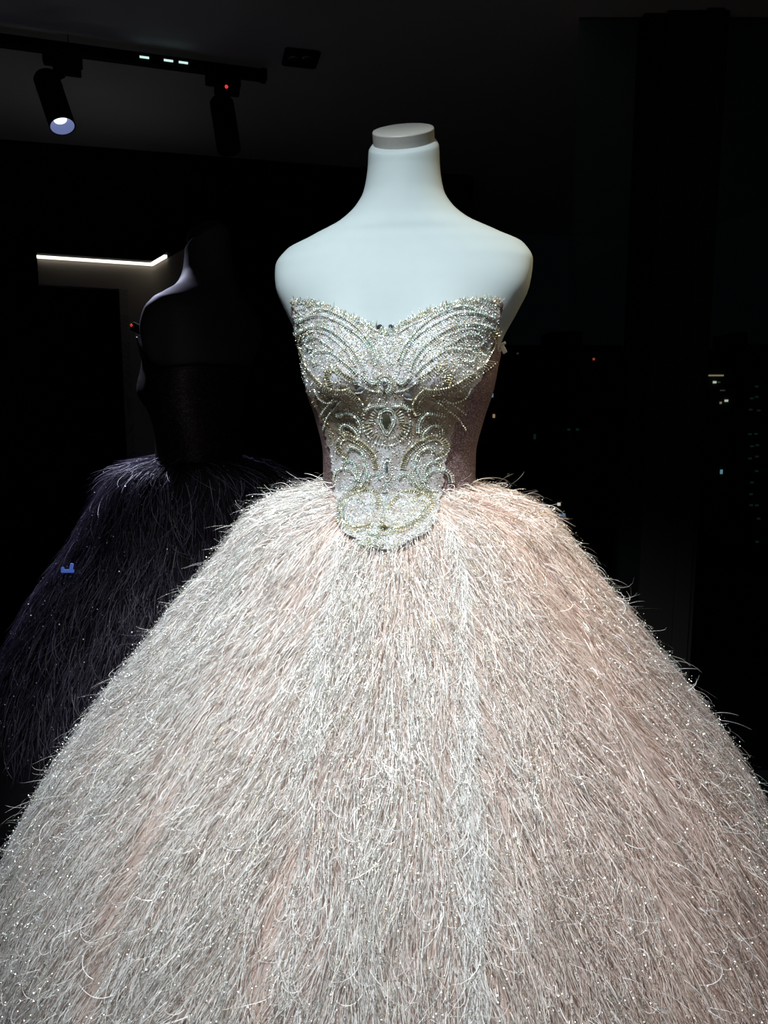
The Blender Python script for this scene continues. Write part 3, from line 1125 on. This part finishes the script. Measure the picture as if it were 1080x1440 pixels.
def crystal(px, py, pw, ph, rot, mat, label, drop_=False):
    P, N = lay([px, px + 2, px], [py, py, py - 2])
    n = Vector(N[0])
    ux = (Vector(P[1]) - Vector(P[0])).normalized()
    uy = n.cross(ux).normalized()
    if uy.z < 0:
        uy = -uy
    ca, sa = math.cos(rot), math.sin(rot)
    o = Vector(P[0]) + n * 0.0018
    v, f = [], []
    K = 12
    prof = ((1.0, 0.0), (1.0, 0.0010), (0.62, 0.0034), (0.30, 0.0040))
    for (s_, h) in prof:
        for i in range(K):
            a_ = 2 * math.pi * i / K
            x_ = math.cos(a_) * pw / 2 * MM * s_
            y_ = math.sin(a_) * ph / 2 * MM * s_
            if drop_:
                x_ *= (1.0 if y_ > 0 else max(0.12, 1 + 0.95 * y_ / (ph / 2 * MM)))
            x_, y_ = x_ * ca - y_ * sa, x_ * sa + y_ * ca
            v.append(o + ux * x_ + uy * y_ + n * h)
    for j in range(len(prof) - 1):
        for i in range(K):
            f.append((j * K + i, j * K + (i + 1) % K, (j + 1) * K + (i + 1) % K, (j + 1) * K + i))
    f.append(tuple(range(len(v) - K, len(v))))
    MB().add(v, f).build('crystal', mat, panel, label=label)


crystal(533, 460.5, 9, 6, 0.5, M['dark_crystal'], 'navy crystal beside the neckline notch')
crystal(551, 460.5, 9, 6, -0.5, M['dark_crystal'], 'navy crystal beside the neckline notch')
crystal(506, 548, 15, 10, 0.4, M['crystal'], 'oval clear crystal under the cup')
crystal(574, 557, 15, 10, -0.4, M['crystal'], 'oval clear crystal under the cup')
crystal(500, 538, 7, 6, 0.2, M['crystal'], 'small round crystal')
crystal(579, 541, 7, 6, 0.2, M['crystal'], 'small round crystal')
crystal(541, 538, 8, 8, 0.0, M['crystal'], 'round crystal in the medallion')
crystal(541, 552, 6, 11, 0.0, M['olive_crystal'], 'small drop crystal', True)
crystal(544, 595, 13, 26, 0.0, M['olive_crystal'], 'smoky teardrop crystal in the fan', True)
crystal(544.7, 660, 6, 18, 0.0, M['crystal'], 'marquise crystal')
crystal(540.5, 745, 9, 14, 0.0, M['olive_crystal'], 'smoky teardrop crystal at the point', True)
crystal(541.5, 696, 9, 9, 0.0, M['crystal'], 'round clear crystal above the point')

# ------------------------------------------------------------------ feathers, tinsel and sequins of the skirt
M['feather'] = attr_mat('feather_barb', 0.45, 0.0, 0.6, 0.15)
M['tinsel'] = attr_mat('tinsel_thread', 0.33, 0.8)
M['sequin'] = attr_mat('sequin', 0.38, 1.0, 1.0)


def sample_skirt(n, smax, sh, power=1.0, keep=None):
    out_t, out_s = [], []
    got = 0
    while got < n:
        m = n * 2
        s = RNG.uniform(0.004, smax, m)
        th = RNG.uniform(-np.pi, np.pi, m)
        r, z = skirt_prof(s)
        front = np.where(np.sin(th) < 0.25, 1.0, 0.35)
        ok_ = RNG.random(m) < (r / 0.74) * front
        if keep is not None:
            ok_ &= RNG.random(m) < keep(th, s)
        out_t.append(th[ok_])
        out_s.append(s[ok_])
        got += ok_.sum()
    return np.concatenate(out_t)[:n], np.concatenate(out_s)[:n]


def to_px(P):
    """gown-local points -> photo position"""
    R = np.array(Matrix.Rotation(YAW, 3, 'Z'))
    W = P @ R.T + np.array([GX, GY, 0])
    fw = W[:, 1] * CP - W[:, 2] * SP
    up_ = W[:, 1] * SP + W[:, 2] * CP
    return 540 + F * W[:, 0] / fw, 720 - F * up_ / fw


FRONT = -np.pi / 2
CTR = FRONT - YAW                   # middle of the skirt's front panel
SEAM_R = lambda s: CTR + np.interp(s, [0.12, 0.40, 0.75, 1.1], [0.30, 0.17, 0.10, 0.08])
SEAM_L = lambda s: CTR - np.interp(s, [0.12, 0.40, 0.75, 1.1], [0.34, 0.27, 0.18, 0.15])


def keep_main(th, s):
    d = 0.85 + 0.35 * waves(th, s * 3, 11, 8, (5, 26), (0.5, 3))
    gaps = ((SEAM_R(s) + 0.05, 0.030, 0.7), (SEAM_L(s) - 0.04, 0.028, 0.40), (CTR - 0.60 + 0.04 * np.sin(s * 9), 0.036, 0.80 * np.clip(0.35 + 0.9 * np.sin(s * 8 - 3.4), 0, 1)),
            (CTR + 0.75 + 0.03 * np.sin(s * 11), 0.035, 0.6), (CTR + 0.02, 0.03, 0.5 * np.clip((s - 0.6) / 0.1, 0, 1)))
    for c_, w_, a_ in gaps:
        d = d - a_ * np.exp(-((th - c_ - 0.02 * np.sin(s * 17)) / w_) ** 2) * np.clip((s - 0.12) / 0.15, 0, 1)
    return np.clip(d, 0.06, 1)


def strand_set(name, n, smax, L, W, lift, droop, sway_sd, curl_sd, cols, probs, mat, h0, parent=gown, sh=skirt_scale_main, sc=1.0, keep=keep_main, panel_cut=True, npt=7, wave=0.0, warm=0.0):
    th, s = sample_skirt(n, smax, sh, keep=keep)
    p, T, B, N = skirt_frame(th, s, sh)
    if panel_cut:
        u_, v_ = to_px(p)
        inside = in_panel(u_, v_, np.where(v_ > 715, 9.0, 3.0)) & (v_ > 600) & (np.sin(th) < 0)
        k_ = ~inside
        th, s, p, T, B, N = th[k_], s[k_], p[k_], T[k_], B[k_], N[k_]
    n = len(th)
    roots = p + N * RNG.uniform(h0[0], h0[1], n)[:, None]
    sw = 0.16 * waves(th, s * 6, 21, 9, (6, 30), (1, 5)) + RNG.normal(0, sway_sd, n)
    # strands lean away from the front line a little, as combed
    lean = np.clip(th - CTR, -1.6, 1.6)
    sw = sw + np.where(lean < 0, 0.34, 0.20) * np.tanh(lean / 0.35) * np.cos(lean * 0.9)
    tint = pick(n, cols, probs)
    if warm:
        t_ = np.clip(0.5 + 0.5 * waves(th, s * 4, 33, 8, (4, 16), (0.5, 3)), 0, 1) * warm
        t_ = np.clip(t_ + 0.75 * np.clip((th - SEAM_R(s) - 0.05) / 0.4, 0, 1) - 0.25 * (th < SEAM_R(s)), 0, 1)
        tint = tint * (1 - t_[:, None]) + tint * np.array([0.98, 0.82, 0.76]) * t_[:, None]
    return ribbons(name, roots, T, B, N, RNG.uniform(*L, n), RNG.uniform(*W, n), RNG.uniform(*lift, n), RNG.uniform(*droop, n),
                   sw, RNG.normal(0, curl_sd, n), RNG.uniform(-1.1, 1.1, n), tint, mat, parent, sc, npt, np.full(n, wave) if wave else None)


FE = [(0.95, 0.945, 0.94), (0.86, 0.815, 0.80), (0.74, 0.65, 0.615), (0.95, 0.96, 0.98)]
S_VIS = 1.05
_, Pa = strand_set('feather_underlayer', 40000, S_VIS, (0.035, 0.075), (0.0006, 0.0012), (0.02, 0.16), (0.05, 0.30), 0.12, 0.35, FE, [0.25, 0.40, 0.30, 0.05], M['feather'], (0.000, 0.007), npt=4, warm=0.35)
_, Pb_ = strand_set('feather_barbs', 70000, S_VIS, (0.025, 0.065), (0.00045, 0.00095), (0.05, 0.28), (0.15, 0.6), 0.17, 0.6, FE, [0.47, 0.25, 0.06, 0.22], M['feather'], (0.003, 0.012), npt=5, warm=0.35)
_, Pt = strand_set('tinsel_threads', 28000, S_VIS, (0.010, 0.034), (0.0004, 0.0008), (0.05, 0.30), (0.15, 0.7), 0.16, 0.5,
                   [(0.92, 0.93, 0.90), (0.90, 0.84, 0.64), (0.22, 0.19, 0.18), (0.78, 0.92, 0.90)], [0.42, 0.20, 0.22, 0.16], M['tinsel'], (0.005, 0.015), npt=5)
_, Pf = strand_set('curled_wisps', 5200, S_VIS, (0.018, 0.05), (0.0006, 0.0011), (0.25, 0.85), (0.8, 2.2), 0.55, 1.9, [(0.95, 0.94, 0.95), (0.90, 0.83, 0.81)], [0.7, 0.3], M['feather'], (0.008, 0.016), npt=9, wave=0.15)

strand_set('flyaway_threads', 3000, S_VIS, (0.025, 0.06), (0.0003, 0.0006), (0.4, 1.2), (0.3, 1.4), 0.5, 1.2, [(0.95, 0.92, 0.80), (0.95, 0.95, 0.95)], [0.4, 0.6], M['feather'], (0.006, 0.014), npt=7)
strand_set('waist_plumes', 420, 0.16, (0.02, 0.06), (0.0005, 0.0011), (0.5, 1.25), (0.8, 2.0), 0.6, 1.2, [(0.95, 0.94, 0.93), (0.92, 0.85, 0.78)], [0.7, 0.3], M['feather'], (0.004, 0.012), npt=8, keep=None)

# braided light seams on both sides of the front panel
m = 1500
s = RNG.uniform(0.10, S_VIS, 2 * m)
th = np.concatenate([SEAM_R(s[:m]), SEAM_L(s[m:m + m // 2])])
s = s[:len(th)]
th = th + RNG.normal(0, 0.014, len(th)) + 0.012 * np.sin(s * 40)
p, T, B, N = skirt_frame(th, s, skirt_scale_main)
u_, v_ = to_px(p)
k_ = ~(in_panel(u_, v_, 3.0) & (v_ > 600))
th, s, p, T, B, N = th[k_], s[k_], p[k_], T[k_], B[k_], N[k_]
n = len(th)
ribbons('seam_tufts', p + N * RNG.uniform(0.006, 0.014, n)[:, None], T, B, N, RNG.uniform(0.025, 0.06, n), RNG.uniform(0.0005, 0.0010, n), RNG.uniform(0.02, 0.35, n),
        RNG.uniform(0.2, 0.9, n), RNG.normal(0, 0.28, n), RNG.normal(0, 1.0, n), RNG.uniform(-1.1, 1.1, n), pick(n, FE, [0.5, 0.2, 0.0, 0.3]), M['feather'], gown, 1.0, 7)

# sequins carried by the strands
allP = [q.reshape(-1, 3) for q in (Pb_, Pt)]
pool = np.vstack(allP)
idx = RNG.choice(len(pool), 46000, replace=False)
P = pool[idx].copy()
P[:, 2] += CAMZ
P += RNG.normal(0, 0.001, P.shape)
q_ = P * [1, 1, 0]
P += (q_ / np.linalg.norm(q_, axis=1, keepdims=True) + [0, 0, 0.6]) * RNG.uniform(0.001, 0.009, (len(P), 1))
r = RNG.uniform(0.0006, 0.0014, len(P))
SEQ = [(0.98, 0.98, 0.96), (0.98, 0.94, 0.74), (0.82, 0.98, 0.95), (0.98, 0.88, 0.84)]
beads('sequins', P, r, pick(len(P), SEQ, [0.5, 0.22, 0.18, 0.10]), M['sequin'], gown, 'oct')
# strings of pearly beads down the middle panel
bp2 = []
for c_ in np.linspace(CTR - 0.36, CTR + 0.36, 34):
    s = np.arange(0.10 + RNG.uniform(0, 0.06), 0.95, 0.0075)
    s = s + RNG.normal(0, 0.0015, len(s))
    th = c_ + 0.012 * np.sin(s * 23 + c_ * 60) + RNG.normal(0, 0.004, len(s))
    p, T, B, N = skirt_frame(th, s, skirt_scale_main)
    m = RNG.random(len(s)) < np.clip(1.15 - s * 0.9, 0.25, 0.9)
    u_, v_ = to_px(p)
    m &= ~(in_panel(u_, v_, 2.0) & (v_ > 600))
    q = (p + N * RNG.uniform(0.010, 0.019, len(s))[:, None])[m]
    bp2.append(q)
P = np.vstack(bp2)
P[:, 2] += CAMZ
beads('pearl_strings', P, RNG.uniform(0.0008, 0.0014, len(P)), pick(len(P), SEQ, [0.6, 0.15, 0.15, 0.10]), M['sequin'], gown, 'bead')

# ------------------------------------------------------------------ garment clip behind the bodice
cl = thing('garment_clip', 'cream plastic garment clip pinching the lit bodice behind', 'clip', at(704, 490, 1.235))
rc = Matrix.Rotation(math.radians(-28), 3, 'Y') @ Matrix.Rotation(math.radians(10), 3, 'Z')
MB().box((-0.006, 0, 0.002), (0.030, 0.014, 0.005), rc).box((-0.006, 0, -0.006), (0.026, 0.014, 0.004), rc).build('jaw', M['clip'], cl, bevel=0.0015)
MB().box((0.004, -0.004, -0.002), (0.008, 0.004, 0.014), rc).build('tab', M['clip'], cl, bevel=0.0015)
MB().lathe((-0.008, -0.009, -0.0035), (0, 1, 0), [(0, 0.003), (0.018, 0.003)], 12).build('spring', M['steel'], cl)

# ------------------------------------------------------------------ reflection of form and gown in dark glass, added as a solid copy
K2 = 1.12
G2 = at(278, 572, 2.17)
YAW2 = math.radians(-108)
M['refl_form'] = plain('reflected_linen', (0.065, 0.07, 0.08), 0.6, spec=0.3)  # the reflection's dimness is put into the base colours of this copy
M['refl_cap'] = plain('reflected_cap', (0.02, 0.02, 0.02), 0.5)
refl_form = make_form('dress_form', 'reflection of the dress form in dark glass, built as a solid copy', (G2.x, G2.y, 0), YAW2, K2, M['refl_form'], M['refl_cap'])
refl_gown = thing('feather_gown', 'reflection of the feather gown in dark glass, built as a solid dark copy with glints', 'gown', (G2.x, G2.y, 0), YAW2)
M['refl_bodice'] = glitter('reflected_glitter', (0.008, 0.007, 0.009), (0.015, 0.012, 0.014), (0.16, 0.11, 0.09), 420)
Pg = bodice_grid(0.010, 50, 120)
v2 = Pg.reshape(-1, 3) * K2
v2[:, 2] += CAMZ
o = mesh_np('bodice', v2, grid_faces(50, 120), M['refl_bodice'], refl_gown, smooth=True)
sm = o.modifiers.new('thickness', 'SOLIDIFY')
sm.thickness = 0.004
a2 = Vector((GX - G2.x, GY - G2.y))
away = math.atan2(a2.y, a2.x) - YAW2


def skirt_scale_2(th):
    return 0.86 - 0.32 * np.clip(np.cos(th - away), 0, 1) ** 1.2 - 0.27 * np.clip(np.sin(th + YAW2), 0, 1) ** 2


Pk = skirt_pt(ths[None, :], ss[:, None], 0, skirt_scale_2) * K2
vk = Pk.reshape(-1, 3)
vk[:, 2] = np.maximum(vk[:, 2] + CAMZ, 0.005)
M['refl_tulle'] = plain('reflected_tulle', (0.02, 0.017, 0.022), 0.9, spec=0.1)
mesh_np('skirt', vk, grid_faces(ns, nth), M['refl_tulle'], refl_gown, smooth=True)
PL = [(0.12, 0.105, 0.16), (0.06, 0.052, 0.08), (0.20, 0.185, 0.27)]  # dim reflected tones put into the strand colours
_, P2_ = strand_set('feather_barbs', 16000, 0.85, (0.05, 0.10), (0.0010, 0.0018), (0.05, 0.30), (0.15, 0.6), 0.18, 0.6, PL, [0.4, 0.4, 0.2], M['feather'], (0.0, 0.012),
                    parent=refl_gown, sh=skirt_scale_2, sc=K2, keep=None, panel_cut=False, npt=6)
pool = P2_.reshape(-1, 3)
P = pool[RNG.choice(len(pool), 2600, replace=False)] * K2
P[:, 2] += CAMZ
beads('sequins', P, RNG.uniform(0.0012, 0.0026, len(P)), pick(len(P), [(0.9, 0.9, 0.95), (0.8, 0.8, 1.0), (0.9, 0.8, 0.6)], [0.5, 0.3, 0.2]), M['sequin'], refl_gown, 'oct')
# the lamp head of the ceiling track rim-lights the reflection copy from its far left
spot('track_spotlight_beam', at(91, 204, 2.62), (at(165, 690, 2.20)), 80, (0.72, 0.74, 1.0), 76, 0.8, 0.03)

# small solids for the clip, red light and blue glow in the reflection
tg = thing('security_tag', 'small dark security tag with a red light on the reflected bodice', 'security tag', at(190, 462, 2.20))
MB().box((0.006, 0, 0), (0.034, 0.018, 0.026), Matrix.Rotation(0.5, 3, 'Y')).build('case', M['black_metal'], tg, bevel=0.004)
MB().lathe((-0.007, -0.010, 0.008), (0, -1, 0), [(0, 0.004), (0.004, 0.003)], 10).build('indicator_light', emit('tag_red', (1.0, 0.06, 0.03), 0.5), tg)
cl2 = thing('garment_clip', 'pale garment clip under the red tag on the reflected bodice', 'clip', at(196, 474, 2.20))
MB().box((0, 0, 0.006), (0.034, 0.012, 0.008), Matrix.Rotation(0.75, 3, 'Y')).box((0.004, 0, -0.006), (0.034, 0.012, 0.008), Matrix.Rotation(0.75, 3, 'Y')).build('jaw', M['clip'], cl2, bevel=0.002)
MB().lathe((0.004, -0.008, 0), (0, 1, 0), [(0, 0.003), (0.016, 0.003)], 12).build('spring', M['steel'], cl2)

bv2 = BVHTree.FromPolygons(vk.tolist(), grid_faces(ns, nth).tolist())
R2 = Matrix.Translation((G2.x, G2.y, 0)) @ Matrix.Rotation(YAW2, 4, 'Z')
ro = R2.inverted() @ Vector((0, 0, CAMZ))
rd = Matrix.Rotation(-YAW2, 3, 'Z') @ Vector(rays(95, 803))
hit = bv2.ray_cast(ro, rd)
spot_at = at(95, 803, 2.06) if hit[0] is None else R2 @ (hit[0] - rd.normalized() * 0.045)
bt = thing('blue_reflection', 'reflected blue glow added as a small glowing solid on the gown copy', 'reflection', spot_at)
m_blue = emit('blue_glow', (0.12, 0.24, 0.9), 0.38)  # reflected blue light, added as a glowing solid
MB().box((0, 0, 0), (0.034, 0.006, 0.009)).build('reflected_glow_bar', m_blue, bt, bevel=0.002)
MB().box((-0.012, 0, 0.006), (0.008, 0.006, 0.010), Matrix.Rotation(-0.25, 3, 'Y')).build('reflected_glow_prong', m_blue, bt, bevel=0.002)
MB().box((0.011, 0, 0.011), (0.009, 0.006, 0.020), Matrix.Rotation(0.25, 3, 'Y')).build('reflected_glow_prong', m_blue, bt, bevel=0.002)
